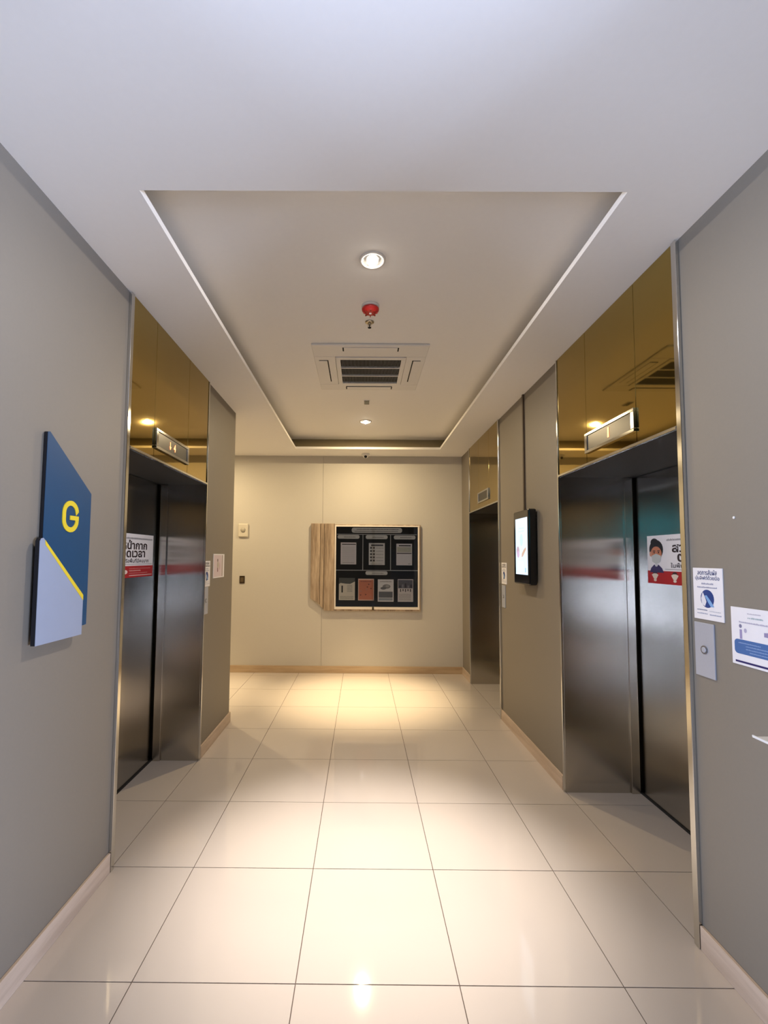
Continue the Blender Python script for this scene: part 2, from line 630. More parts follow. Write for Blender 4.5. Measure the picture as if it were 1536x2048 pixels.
def tile(pts):
    q = MB().prism([(x, y, -0.0034) for x, y in pts], (0, 0, 0.0034))
    return q.build('tile', M_TILE, fl)


def rect_tile(x0, x1, y0, y1):
    if x1 - x0 < 0.012 or y1 - y0 < 0.012:
        return
    tile([(x0 + G / 2, y0 + G / 2), (x1 - G / 2, y0 + G / 2), (x1 - G / 2, y1 - G / 2), (x0 + G / 2, y1 - G / 2)])


rows = [Y0 + T * j for j in range(-2, 8)] + [YB]
for j in range(len(rows) - 1):
    y0, y1 = rows[j], rows[j + 1]
    for i in range(3):
        rect_tile(X0 + T * i, X0 + T * (i + 1), y0, y1)
    rect_tile(X0 + 3 * T, XR, y0, y1)
    if y1 <= YLE:
        rect_tile(XL, X0, y0, y1)
    elif y0 < YLE:
        g = G / 2
        tile([(XL + g, y0 + g), (X0 - g, y0 + g), (X0 - g, y1 - g), (X0 - T + g, y1 - g), (X0 - T + g, YLE + g), (XL + g, YLE + g)])
        x = X0 - T
        while x > SXW:
            rect_tile(max(SXW, x - T), x, YLE, y1)
            x -= T
    else:
        x = X0
        while x > SXW:
            rect_tile(max(SXW, x - T), x, y0, y1)
            x -= T
# lobby tiles behind the camera
for j in range(-13, -2):
    y1, y0 = Y0 + T * (j + 1), Y0 + T * j
    for i in range(-5, 9):
        xa, xb = max(LX0, X0 + T * i), min(LX1, X0 + T * (i + 1))
        rect_tile(xa, xb, max(LYF, y0), y1)
# door pockets of the three lifts
for x0, x1, ya, yb in ((-1.70, XL, LY0 - 0.03, LY1 + 0.03), (XR, 2.02, RY0 - 0.03, RY1 + 0.03), (XR, 2.02, FY0 - 0.03, FY1 + 0.03)):
    cuts = [ya] + [y for y in rows if ya + 0.02 < y < yb - 0.02] + [yb]
    for a, c in zip(cuts[:-1], cuts[1:]):
        rect_tile(x0, x1, a, c)

# ---- baseboards (wood)
HB = 0.094


def baseboard(name, pieces, m):
    q = MB()
    for p in pieces:
        q.box(*p, 0, HB)
    return struct(q.build(name, m, bevel=0.002))


baseboard('baseboard_left', [(XL, XL + 0.013, YN, LY0 - 0.034)], M_BASE)
baseboard('baseboard_left_far', [(XL, XL + 0.013, LY1 + 0.03, YLE + 0.013), (-1.6, XL, YLE, YLE + 0.013)], M_BASE)
baseboard('baseboard_right', [(XR - 0.013, XR, YN, RY0 - 0.034)], M_BASE)
baseboard('baseboard_right_middle', [(XR - 0.013, XR, RY1 + 0.03, FY0 - 0.034)], M_BASE)
baseboard('baseboard_right_far', [(XR - 0.013, XR, FY1 + 0.03, YB - 0.013)], M_BASE)
baseboard('baseboard_back', [(SXW, XR, YB - 0.013, YB)], M_BASEX)


# ------------------------------------------------------------------ lifts
def lift(s, xw, y0, y1, depth, seams, box_y, label, glyphs):
    """s = -1 on the left wall, +1 on the right wall; X(t) goes t metres into the wall"""
    def X(t):
        return xw + s * t
    root = thing('elevator', (xw, (y0 + y1) / 2, 0), label, 'elevator')

    def bx(name, t0, t1, ya, yb, za, zb, m, bevel=0.0, parent=root, label=None):
        return MB().box(X(t0), X(t1), ya, yb, za, zb).build(name, m, parent, bevel, label)
    # stainless lining of the opening
    bx('jamb', -0.002, depth - 0.075, y1, y1 + 0.028, 0.0, LIN, M_STEEL)
    bx('jamb', -0.002, depth - 0.075, y0 - 0.028, y0, 0.0, LIN, M_STEEL)
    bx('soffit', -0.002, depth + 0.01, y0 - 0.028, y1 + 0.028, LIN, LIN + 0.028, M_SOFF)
    # inner frame beside the doors
    bx('inner_frame', depth - 0.075, depth - 0.018, y1 - 0.014, y1 + 0.028, 0.0, LIN - 0.001, M_STEEL, 0.003)
    bx('inner_frame', depth - 0.075, depth - 0.018, y0 - 0.028, y0 + 0.014, 0.0, LIN - 0.001, M_STEEL, 0.003)
    ym = (y0 + y1) / 2
    bx('door_leaf', depth, depth + 0.035, ym + 0.002, y1 + 0.026, 0.007, LIN - 0.004, M_STEEL)
    bx('door_leaf', depth, depth + 0.035, y0 - 0.026, ym - 0.002, 0.007, LIN - 0.004, M_STEEL)
    bx('door_sill', depth - 0.012, depth + 0.035, y0 - 0.026, y1 + 0.026, 0.0002, 0.005, M_DARK)
    # polished bars framing the opening up to the ceiling
    bx('trim_bar', -0.016, 0.0, y0 - 0.032, y0 - 0.003, 0.0, HC - 0.002, M_TRIM, 0.002)
    bx('trim_bar', -0.016, 0.0, y1 + 0.003, y1 + 0.016, 0.0, HC - 0.002, M_TRIM, 0.002)
    bx('header_trim', -0.018, 0.0, y0 - 0.002, y1 + 0.002, LIN, LIN + 0.016, M_TRIM, 0.003)
    # bronze mirror panels over the opening
    ys = [y0 - 0.002] + list(seams) + [y1 + 0.002]
    for a, c in zip(ys[:-1], ys[1:]):
        bx('mirror_panel', -0.010, 0.0, a + 0.0015, c - 0.0015, LIN + 0.017, HC - 0.002, M_GOLD, 0.001)
    # floor indicator box
    ya, yb = box_y
    za, zb = 2.198, 2.320
    fr = MB()
    e = 0.028
    t0, t1 = -0.024, -0.010
    fr.box(X(t0), X(t1), ya, yb, za, za + e * 0.6)
    fr.box(X(t0), X(t1), ya, yb, zb - e * 0.6, zb)
    fr.box(X(t0), X(t1), ya, ya + e, za + e * 0.6, zb - e * 0.6)
    fr.box(X(t0), X(t1), yb - e, yb, za + e * 0.6, zb - e * 0.6)
    ind = fr.build('floor_indicator', M_TRIM, root, 0.002)
    bx('display', -0.019, -0.012, ya + e, yb - e, za + e * 0.6, zb - e * 0.6, M_LCD, parent=ind)
    P_ = Print((X(-0.0195), (ya + yb) / 2, (za + zb) / 2), (0, -s, 0), (-s, 0, 0))
    for body, ua, ub, va, vb in glyphs:
        if body == 'down':
            P_.rect(ua + (ub - ua) * 0.38, va, ua + (ub - ua) * 0.62, vb, M_DIGIT, 2)
            P_.poly([(ua, va + (vb - va) * 0.38), ((ua + ub) / 2, va), (ub, va + (vb - va) * 0.38)], M_DIGIT, 3)
        else:
            P_.text(body, ua, ub, va, vb, M_DIGIT, ind, 'lit_digit', bold=0.02, lay=3)
    if any(g[0] == 'down' for g in glyphs):
        P_.build('lit_arrow', ind)
    else:
        P_.mb.bm.free()
    return root


lift(-1, XL, LY0, LY1, 0.36, (2.572, 3.072), (2.575, 3.068),
     'elevator whose lit indicator shows a down arrow and 4, opposite the tall digital screen', [('down', -0.062, -0.036, -0.024, 0.024), ('4', 0.002, 0.030, -0.024, 0.024)])
lift(1, XR, RY0, RY1, 0.505, (2.180, 2.668), (2.180, 2.668),
     'elevator with the lit number 1 and a masked man poster on its door', [('1', 0.002, 0.018, -0.026, 0.030)])
lift(1, XR, FY0, FY1, 0.505, (4.735, 5.155), (4.735, 5.155),
     'farthest elevator, next to the cream back wall, with an unlit indicator', [])


# ------------------------------------------------------------------ downlights and ceiling fittings
def downlight(x, y, z, label):
    t = thing('downlight', (x, y, z), label, 'ceiling light')
    MB().lathe((x, y, z), [(0.058, 0.0), (0.072, 0.0), (0.071, 0.004), (0.062, 0.007), (0.055, 0.006), (0.053, 0.0)], 2, 32, -1).build('trim_ring', M_WHITE, t)
    MB().lathe((x, y, z), [(0.0535, 0.0), (0.0535, 0.002), (0.02, 0.0008)], 2, 32, -1).build('reflector', M_REFL, t)
    for dy in (-0.021, 0.021):
        MB().lathe((x, y + dy, z), [(0.012, 0.0), (0.0155, 0.004), (0.0165, 0.012), (0.012, 0.018), (0.004, 0.021)], 2, 20, -1).build('bulb', M_BULB, t)
    return t


downlight(*LAMP_1, HR, 'lit twin-bulb downlight ahead of the red detector, nearest lamp in the tray ceiling')
downlight(*LAMP_2, HR, 'lit twin-bulb downlight beyond the air conditioner, close to the back wall')
downlight(*LAMP_3, HC, 'lit twin-bulb downlight above the side passage by the back wall')
# red-capped detector
x, y = 0.047, 2.695
t = thing('smoke_detector', (x, y, HR), 'red-capped round smoke detector on a white base, between lamp and sprinkler', 'smoke detector')
MB().lathe((x, y, HR), [(0.056, 0), (0.056, 0.010), (0.050, 0.016), (0.03, 0.017)], 2, 32, -1).build('base', M_WHITE, t)
M_RED = mat('red_plastic', (0.55, 0.025, 0.022), 0.35, noise=(40, 0.06, 0))
M_RED2 = mat('red_plastic_rim', (0.38, 0.015, 0.014), 0.35, noise=(40, 0.06, 0))
MB().lathe((x, y, HR), [(0.050, 0.0165), (0.0545, 0.022), (0.053, 0.030), (0.038, 0.044), (0.026, 0.047), (0.010, 0.048)], 2, 32, -1).build('red_cap', M_RED, t, label='red cap')
r_ = MB()
for k in range(8):
    a = 2 * PI * k / 8
    c0 = Vector((x + 0.034 * math.cos(a), y + 0.034 * math.sin(a), HR - 0.043))
    d = Vector((math.cos(a), math.sin(a), 0)) * 0.010
    n = Vector((-math.sin(a), math.cos(a), 0)) * 0.003
    r_.prism([c0 - d - n, c0 + d - n, c0 + d + n, c0 - d + n], (0, 0, -0.006))
r_.build('rib_ring', M_RED2, t)['kind'] = 'stuff'
MB().lathe((x, y, HR - 0.047), [(0.008, 0), (0.008, 0.004), (0.004, 0.006)], 2, 16, -1).build('test_button', M_WHITE, t)

# sprinkler
x, y = 0.045, 2.885
M_CHR = mat('chrome', (0.55, 0.50, 0.40), 0.2, 1.0, noise=(30, 0.05, 0))
t = thing('sprinkler', (x, y, HR), 'small metal fire sprinkler head between the red detector and the air conditioner', 'sprinkler')
MB().lathe((x, y, HR), [(0.031, 0), (0.031, 0.003), (0.024, 0.008), (0.014, 0.010)], 2, 28, -1).build('cup', M_CHR, t)
MB().lathe((x, y, HR - 0.010), [(0.009, 0), (0.009, 0.010), (0.006, 0.012)], 2, 16, -1).build('body', M_CHR, t)
a = MB()
for sgn in (-1, 1):
    a.box(x + sgn * 0.009 - 0.0015, x + sgn * 0.009 + 0.0015, y - 0.002, y + 0.002, HR - 0.036, HR - 0.018)
a.box(x - 0.0105, x + 0.0105, y - 0.002, y + 0.002, HR - 0.038, HR - 0.035)
a.build('yoke', M_CHR, t)
MB().lathe((x, y, HR - 0.022), [(0.003, -0.003), (0.003, 0.012)], 2, 12, -1).build('glass_bulb', M_BLACK, t)
MB().lathe((x, y, HR - 0.038), [(0.011, 0), (0.012, 0.002)], 2, 20, -1).build('deflector', M_DARK, t)

# small dark square sensor
t = thing('ceiling_sensor', (0.043, 4.414, HR), 'small dark square sensor between the air conditioner and the far lamp', 'sensor')
MB().box(0.014, 0.077, 4.354, 4.473, HR - 0.006, HR).build('frame', M_WHITE, t, 0.001)
MB().box(0.020, 0.070, 4.362, 4.465, HR - 0.010, HR - 0.006).build('lens', M_BLACK, t, 0.001)

# dome camera on the ceiling in front of the back wall
x, y = 0.049, 5.93
t = thing('dome_camera', (x, y, HC), 'small white dome camera with a dark lens by the back wall', 'security camera')
MB().lathe((x, y, HC), [(0.055, 0), (0.055, 0.014), (0.048, 0.020), (0.03, 0.020)], 2, 32, -1).build('base', M_WHITE, t)
MB().lathe((x, y, HC - 0.019), [(0.040, 0), (0.039, 0.012), (0.033, 0.024), (0.022, 0.032), (0.006, 0.036)], 2, 28, -1).build('housing', M_WHITE, t)
MB().lathe((x, y - 0.020, HC - 0.040), [(0.020, 0.0), (0.020, 0.012), (0.014, 0.019), (0.004, 0.021)], 1, 24, -1).build('lens', M_BLACK, t)

# ---- air conditioning cassette
AX0, AX1, AY0, AY1 = -0.3829, 0.4983, 3.1788, 4.0600
AZ = HR
t = thing('air_conditioner', ((AX0 + AX1) / 2, (AY0 + AY1) / 2, AZ), 'square white ceiling cassette air conditioner with a dark slatted grille', 'air conditioner')
gx0, gx1, gy0, gy1 = -0.2151, 0.3441, 3.3697, 3.9184
fx0, fx1, fy0, fy1 = -0.1762, 0.3063, 3.4117, 3.8816
a = MB()


def rim(mb, o, i, z0, z1):
    mb.box(o[0], o[1], o[2], i[2], z0, z1)
    mb.box(o[0], o[1], i[3], o[3], z0, z1)
    mb.box(o[0], i[0], i[2], i[3], z0, z1)
    mb.box(i[1], o[1], i[2], i[3], z0, z1)


rim(a, (AX0, AX1, AY0, AY1), (gx0, gx1, gy0, gy1), AZ - 0.016, AZ)
a.build('panel', M_WHITE, t, 0.006)
MB().box(gx0, gx1, gy0, gy1, AZ - 0.004, AZ).build('filter_back', M_DARK, t)
a = MB()
rim(a, (gx0 + 0.003, gx1 - 0.003, gy0 + 0.003, gy1 - 0.003), (fx0, fx1, fy0, fy1), AZ - 0.022, AZ - 0.004)
g_ = a.build('grille_frame', M_WHITE, t, 0.002)
for k in (1, 2):
    yy = fy0 + (fy1 - fy0) * k / 3
    MB().box(fx0, fx1, yy - 0.006, yy + 0.006, AZ - 0.021, AZ - 0.006).build('grille_bar', M_WHITE, g_)
n = 44
a = MB()
for k in range(1, n):
    xx = fx0 + (fx1 - fx0) * k / n
    a.box(xx - 0.0011, xx + 0.0011, fy0, fy1, AZ - 0.017, AZ - 0.008)
fins = a.build('grille_fins', mat('grey_fin', (0.30, 0.31, 0.32), 0.5, noise=(30, 0.03, 0)), g_)
fins['kind'] = 'stuff'
lz0, lz1 = AZ - 0.021, AZ - 0.0165
for (x0, x1, y0, y1, dx, dy) in ((-0.1416, 0.2623, 3.2123, 3.2711, 0, 1), (-0.1416, 0.2623, 3.9677, 4.0264, 0, -1), (-0.3462, -0.2812, 3.4358, 3.8449, 1, 0), (0.4039, 0.4616, 3.4358, 3.8449, -1, 0)):
    lv = MB().box(x0, x1, y0, y1, lz0, lz1).build('air_flap', M_WHITE, t, 0.001)
    s_ = MB()
    e = 0.006
    if dy:
        yy = y1 if dy > 0 else y0
        if dy < 0:
            s_.box(x0 - e, x1 + e, yy - 0.009, yy, AZ - 0.0180, AZ - 0.0160)
        else:
            s_.box(x0 - e, x1 + e, yy, yy + 0.003, AZ - 0.0180, AZ - 0.0160)
        s_.box(x0 - e - 0.004, x0, y0 + 0.004, y1, AZ - 0.0180, AZ - 0.0160)
        s_.box(x1, x1 + e + 0.004, y0 + 0.004, y1, AZ - 0.0180, AZ - 0.0160)
    else:
        xx = x1 if dx > 0 else x0
        s_.box(xx, xx + dx * 0.008, y0 - e, y1 + e, AZ - 0.0180, AZ - 0.0160)
        s_.box(x0, x1, y0 - e, y0 - 0.001, AZ - 0.0170, AZ - 0.0160)
        s_.box(x0, x1, y1 + 0.001, y1 + e, AZ - 0.0170, AZ - 0.0160)
    s_.build('air_slot', M_DARK, lv)

# ------------------------------------------------------------------ level sign on the left wall
t = thing('level_sign', (XL, 1.82, 1.63), 'two-layer wall sign, blue over pale grey, with a yellow G', 'sign')
M_NAVY = mat('blue_sign_face', (0.008, 0.060, 0.145), 0.4, noise=(20, 0.04, 0))
M_SIDE = mat('black_sign_edge', (0.008, 0.008, 0.012), 0.6, noise=(20, 0.04, 0))
M_PALE = mat('pale_grey_sign_face', (0.31, 0.36, 0.48), 0.4, noise=(20, 0.03, 0))
M_YEL = mat('yellow_sign_paint', (0.78, 0.60, 0.035), 0.4, noise=(20, 0.03, 0))
blue = [(1.688, 1.40), (1.690, 2.040), (1.702, 2.044), (1.980, 1.836), (1.980, 1.255), (1.945, 1.252)]
grey = [(1.650, 1.222), (1.650, 1.612), (1.656, 1.622), (1.668, 1.625), (1.922, 1.388), (1.921, 1.217 + 0.003)]


def plate(name, pts, xa, xb, face, parent):
    side = MB().prism([(xa, y, z) for y, z in pts], (xb - xa - 0.0015, 0, 0), M_SIDE)
    side.prism([(xb - 0.0015, y, z) for y, z in pts], (0.0015, 0, 0), face)
    return side.build(name, None, parent)


MB().box(XL, XL + 0.004, 1.74, 1.88, 1.36, 1.75).build('mounting_plate', M_DARK, t)
pb = plate('blue_plate', blue, XL + 0.004, XL + 0.018, M_NAVY, t)
pg = plate('grey_plate', grey, XL + 0.018, XL + 0.036, M_PALE, t)
sx = XL + 0.0362
# bevelled yellow edge along the slanting side of the grey plate
d0, d1 = Vector((0, 1.676, 1.6175)), Vector((0, 1.9215, 1.3885))
dn = Vector((0, -0.006, -0.0185))
MB().prism([(sx, d0.y, d0.z), (sx, d1.y, d1.z), (sx, d1.y, d1.z + dn.z - 0.004), (sx, d0.y + 0.003, d0.z + dn.z)], (0.0008, 0, 0)).build('yellow_stripe', M_YEL, pg)


def ribbon(pts, wd):
    L, R_ = [], []
    for i, p in enumerate(pts):
        a = Vector(pts[max(0, i - 1)])
        c = Vector(pts[min(len(pts) - 1, i + 1)])
        tdir = (c - a).normalized()
        nn = Vector((-tdir.y, tdir.x))
        L.append(Vector(p) + nn * wd / 2)
        R_.append(Vector(p) - nn * wd / 2)
    return L, R_


gy, gz, gw, gh, rr = 1.842, 1.722, 0.083, 0.112, 0.0415
hw = gw / 2
cl = [(gy + hw, gz + 0.024), (gy + hw, gz + gh / 2 - rr)]
cl += [(gy + hw - rr + rr * math.cos(math.radians(a)), gz + gh / 2 - rr + rr * math.sin(math.radians(a))) for a in range(15, 181, 15)]
cl += [(gy - hw + rr + rr * math.cos(math.radians(a)), gz - gh / 2 + rr + rr * math.sin(math.radians(a))) for a in range(180, 346, 15)]
cl += [(gy + hw, gz - 0.0145)]
Lp, Rp = ribbon(cl, 0.0205)
g = MB()
gx = XL + 0.018
for i in range(len(cl) - 1):
    g.prism([(gx, q.x, q.y) for q in (Lp[i], Lp[i + 1], Rp[i + 1], Rp[i])], (0.003, 0, 0))
g.box(gx, gx + 0.0032, gy - 0.004, gy + hw + 0.0102, gz - 0.0145, gz + 0.004)
g.build('letter_g', M_YEL, pb)


# ------------------------------------------------------------------ posters on the lift doors
INK = (0.02, 0.008, 0.010)
GREY = (0.22, 0.22, 0.24)


def door_poster(origin, U, N, label):
    w_, h_ = 0.86, 0.306
    U, N = Vector(U), Vector(N)
    o = Vector(origin)
    t = thing('mask_poster', o, label, 'poster')
    for a, c in ((0.0, 0.428), (0.432, w_)):
        pts = [o + U * a, o + U * c, o + U * c + Vector((0, 0, h_)), o + U * a + Vector((0, 0, h_))]
        MB().prism(pts, N * 0.0006).build('sheet', M_PAPER, t)
    P_ = Print(o + N * 0.0006, U, N)
    red = (0.40, 0.012, 0.016)
    for a, c in ((0.0, 0.428), (0.432, w_)):
        P_.rect(a, 0, c, 0.081, red, 1)
    # masked man drawn on the sheet
    P_.ell(0.087, 0.216, 0.066, 0.062, (0.004, 0.004, 0.005), 2)
    P_.ell(0.072, 0.262, 0.036, 0.026, (0.004, 0.004, 0.005), 3)
    P_.ell(0.088, 0.190, 0.052, 0.046, (0.52, 0.20, 0.11), 4)
    P_.ell(0.035, 0.188, 0.011, 0.016, (0.62, 0.30, 0.20), 5)
    P_.rect(0.058, 0.205, 0.082, 0.210, (0.02, 0.01, 0.01), 5)
    P_.rect(0.100, 0.205, 0.124, 0.210, (0.02, 0.01, 0.01), 5)
    P_.ell(0.070, 0.197, 0.006, 0.005, (0.02, 0.01, 0.01), 5)
    P_.ell(0.112, 0.197, 0.006, 0.005, (0.02, 0.01, 0.01), 5)
    P_.poly([(0.044, 0.176), (0.088, 0.190), (0.134, 0.176), (0.128, 0.140), (0.088, 0.122), (0.050, 0.140)], (0.52, 0.55, 0.54), 6)
    P_.poly([(0.022, 0.070), (0.035, 0.098), (0.066, 0.120), (0.108, 0.120), (0.140, 0.098), (0.156, 0.070)], (0.020, 0.010, 0.075), 3)
    P_.poly([(0.070, 0.122), (0.106, 0.122), (0.096, 0.108), (0.080, 0.108)], (0.6, 0.6, 0.62), 4)
    # how to wear it: small white faces on the red band
    for cu in (0.072, 0.250):
        P_.ell(cu, 0.062, 0.022, 0.016, (0.03, 0.005, 0.006), 2)
        P_.poly([(cu - 0.032, 0.056), (cu - 0.012, 0.064), (cu + 0.012, 0.064), (cu + 0.032, 0.056), (cu + 0.012, 0.030), (cu - 0.012, 0.030)], (0.72, 0.62, 0.52), 3)
        P_.ell(cu, 0.022, 0.014, 0.008, (0.72, 0.62, 0.52), 3)
    P_.ell(0.470, 0.040, 0.026, 0.014, (0.8, 0.66, 0.6), 3)
    P_.dashes(0.52, 0.82, 0.060, 0.066, (0.62, 0.25, 0.25), 2, 1)
    P_.dashes(0.52, 0.68, 0.044, 0.052, (0.72, 0.45, 0.42), 2, 2)
    P_.dashes(0.52, 0.78, 0.028, 0.034, (0.62, 0.25, 0.25), 2, 3)
    P_.rect(0.52, 0.012, 0.845, 0.017, (0.72, 0.50, 0.48), 2)
    P_.dashes(0.185, 0.845, 0.268, 0.281, GREY, 1, 4, 0.04)
    P_.rect(0.165, 0.0905, 0.845, 0.0945, (0.35, 0.34, 0.36), 1)
    P_.text('\u0e2a\u0e27\u0e21\u0e2b\u0e19\u0e49\u0e32\u0e01\u0e32\u0e01', 0.232, 0.762, 0.196, 0.263, INK, t, bold=0.028, lay=3)
    P_.text('\u0e15\u0e25\u0e2d\u0e14\u0e40\u0e27\u0e25\u0e32', 0.276, 0.735, 0.140, 0.188, INK, t, bold=0.028, lay=3)
    P_.text('\u0e43\u0e19\u0e1e\u0e37\u0e49\u0e19\u0e17\u0e35\u0e48\u0e1b\u0e34\u0e14 \u0e2b\u0e23\u0e37\u0e2d\u0e1e\u0e37\u0e49\u0e19\u0e17\u0e35\u0e48\u0e21\u0e35\u0e04\u0e19\u0e21\u0e32\u0e01', 0.218, 0.790, 0.103, 0.134, (0.06, 0.05, 0.06), t, bold=0.016, lay=3)
    P_.build('printed_picture', t)


door_poster((XL - 0.3599, 2.528, 1.408), (0, 1, 0), (1, 0, 0), 'white and red mask poster on the doors of the elevator showing 4')
door_poster((XR + 0.5049, 2.922, 1.406), (0, -1, 0), (-1, 0, 0), 'white and red poster with a masked man on the elevator doors below the number 1')


# ------------------------------------------------------------------ small notices and call plates
def sheet(name, origin, U, N, w_, h_, label, cat, group=None):
    o = Vector(origin)
    U, N = Vector(U), Vector(N)
    t = thing(name, o, label, cat, group)
    MB().prism([o, o + U * w_, o + U * w_ + Vector((0, 0, h_)), o + Vector((0, 0, h_))], N * 0.004).build('board', M_PAPER, t, 0.0008)
    return t, Print(o + N * 0.004, U, N)


def lift_notice(origin, U, N, label, ink):
    t, P_ = sheet('notice_card', origin, U, N, 0.150, 0.206, label, 'notice')
    P_.text('\u0e25\u0e14\u0e01\u0e32\u0e23\u0e2a\u0e31\u0e21\u0e1c\u0e31\u0e2a', 0.026, 0.124, 0.178, 0.199, ink, t, bold=0.01)
    P_.text('\u0e1b\u0e38\u0e48\u0e21\u0e25\u0e34\u0e1f\u0e15\u0e4c\u0e14\u0e49\u0e27\u0e22\u0e21\u0e37\u0e2d', 0.013, 0.136, 0.154, 0.176, ink, t, bold=0.01)
    P_.dashes(0.045, 0.105, 0.140, 0.147, (0.20, 0.22, 0.35), 1, 5)
    P_.dashes(0.022, 0.122, 0.126, 0.132, (0.20, 0.22, 0.35), 1, 6)
    cu, cv = 0.072, 0.084
    P_.ell(cu, cv, 0.034, 0.036, (0.012, 0.045, 0.21), 1)
    P_.poly([(cu - 0.022, cv + 0.026), (cu - 0.010, cv + 0.004), (cu - 0.004, cv - 0.012), (cu - 0.012, cv - 0.030), (cu - 0.026, cv - 0.024), (cu - 0.031, cv)], (0.72, 0.72, 0.78), 2)
    P_.poly([(cu - 0.012, cv + 0.012), (cu - 0.002, cv + 0.014), (cu + 0.022, cv - 0.012), (cu + 0.034, cv - 0.030), (cu + 0.018, cv - 0.031), (cu + 0.006, cv - 0.016)], (0.20, 0.38, 0.68), 3)
    P_.dashes(0.018, 0.072, 0.036, 0.041, (0.10, 0.14, 0.26), 1, 7)
    P_.dashes(0.080, 0.136, 0.034, 0.038, (0.45, 0.48, 0.56), 1, 8)
    P_.dashes(0.018, 0.072, 0.022, 0.027, (0.20, 0.24, 0.40), 1, 9)
    P_.dashes(0.082, 0.138, 0.020, 0.025, (0.20, 0.24, 0.40), 1, 10)
    P_.build('printed_picture', t)
    return t


NAVY = (0.035, 0.045, 0.16)
lift_notice((XL, 3.472, 1.317), (0, 1, 0), (1, 0, 0), 'narrow white notice card at the bar right of the elevator showing 4', (0.05, 0.05, 0.07))
lift_notice((XR, 1.8465, 1.320), (0, -1, 0), (-1, 0, 0), 'white notice card with a round blue picture, above the nearest call plate', NAVY)
lift_notice((XR, 4.358, 1.312), (0, -1, 0), (-1, 0, 0), 'small white notice card between the far elevator and the digital screen', (0.05, 0.05, 0.07))


def call_plate(y_left, U, N, xw, z0, label):
    """y_left: reader's left edge of the plate"""
    U, N = Vector(U), Vector(N)
    o = Vector((xw, y_left, z0))
    w_, h_ = 0.100, 0.214
    t = thing('call_plate', o, label, 'call button')
    MB().prism([o, o + U * w_, o + U * w_ + Vector((0, 0, h_)), o + Vector((0, 0, h_))], N * 0.006).build('plate', M_PLATE, t, 0.0015)
    c = o + U * 0.050 + Vector((0, 0, 0.107)) + N * 0.006
    sg = 1 if N.x > 0 else -1
    bt = MB().lathe(c, [(0.0165, 0), (0.0165, 0.003), (0.0115, 0.003), (0.0115, 0.0005)], 0, 28, sg).build('button_ring', M_BRZ, t)
    MB().lathe(c, [(0.0112, 0), (0.0112, 0.004), (0.009, 0.005)], 0, 24, sg).build('button', M_PLATE, bt)
    return t


M_PLATE = mat('satin_call_plate', (0.48, 0.52, 0.62), 0.42, 0.4, noise=(200, 0.03, 0))
M_BRZ = mat('dull_button_ring', (0.16, 0.15, 0.15), 0.4, 0.4, noise=(30, 0.05, 0))
call_plate(3.485, (0, 1, 0), (1, 0, 0), XL, 1.100, 'steel call plate with one button under the narrow white notice card')
call_plate(1.8465, (0, -1, 0), (-1, 0, 0), XR, 1.092, 'satin steel call plate with one round button, nearest to the viewer')
call_plate(4.350, (0, -1, 0), (-1, 0, 0), XR, 1.086, 'steel call plate at the far elevator under the small white notice card')

# landscape notice on the right wall
t, P_ = sheet('wide_notice', (XR, 1.665, 1.180), (0, -1, 0), (-1, 0, 0), 0.292, 0.207, 'wide white notice with a blue rounded box, right of the nearest call plate', 'notice')
P_.dashes(0.070, 0.125, 0.186, 0.190, (0.45, 0.42, 0.50), 1, 21)
P_.dashes(0.072, 0.135, 0.170, 0.176, (0.30, 0.40, 0.42), 1, 22)
P_.dashes(0.035, 0.165, 0.152, 0.158, (0.38, 0.36, 0.48), 1, 23)
P_.ell(0.040, 0.140, 0.006, 0.007, (0.20, 0.20, 0.32), 1)
P_.rect(0.036, 0.094, 0.046, 0.128, (0.32, 0.28, 0.48), 1)
P_.ell(0.060, 0.126, 0.006, 0.008, (0.42, 0.40, 0.55), 1)
P_.poly([(0.134, 0.116), (0.170, 0.116), (0.170, 0.140), (0.150, 0.132), (0.134, 0.130)], (0.28, 0.25, 0.42), 1)
P_.rrect(0.012, 0.040, 0.205, 0.092, 0.014, (0.055, 0.14, 0.36), 1)
for k, (ua, ub) in enumerate(((0.030, 0.120), (0.060, 0.165), (0.060, 0.150), (0.075, 0.185))):
    P_.dashes(ua, ub, 0.078 - 0.010 * k, 0.082 - 0.010 * k, (0.30, 0.42, 0.66), 2, 30 + k)
P_.dashes(0.145, 0.270, 0.026, 0.030, (0.45, 0.45, 0.52), 1, 24)
P_.rect(0.014, 0.0085, 0.280, 0.0155, (0.018, 0.014, 0.12), 1)
P_.build('printed_picture', t)

# landscape notice on the far left wall piece
t, P_ = sheet('wide_notice', (XL, 3.700, 1.376), (0, 1, 0), (1, 0, 0), 0.290, 0.205, 'wide pale notice with a faint figure, on the pier before the side passage', 'notice')
P_.rect(0.008, 0.010, 0.205, 0.195, (0.66, 0.56, 0.60), 1)
P_.ell(0.105, 0.150, 0.013, 0.014, (0.18, 0.14, 0.14), 2)
P_.ell(0.112, 0.110, 0.018, 0.030, (0.45, 0.42, 0.32), 2)
P_.rect(0.098, 0.052, 0.118, 0.086, (0.22, 0.09, 0.10), 2)
P_.rect(0.215, 0.010, 0.245, 0.195, (0.42, 0.34, 0.33), 1)
P_.ell(0.160, 0.100, 0.016, 0.034, (0.55, 0.44, 0.46), 2)
P_.build('printed_picture', t)

# white dab on the right wall
t = thing('wall_plug', (XR, 1.638, 1.716), 'tiny white plug in the grey wall above the wide notice', 'wall plug')
MB().lathe((XR, 1.638, 1.716), [(0.0055, 0), (0.0055, 0.0015), (0.003, 0.003)], 0, 16, -1).build('cap', M_WHITE, t)

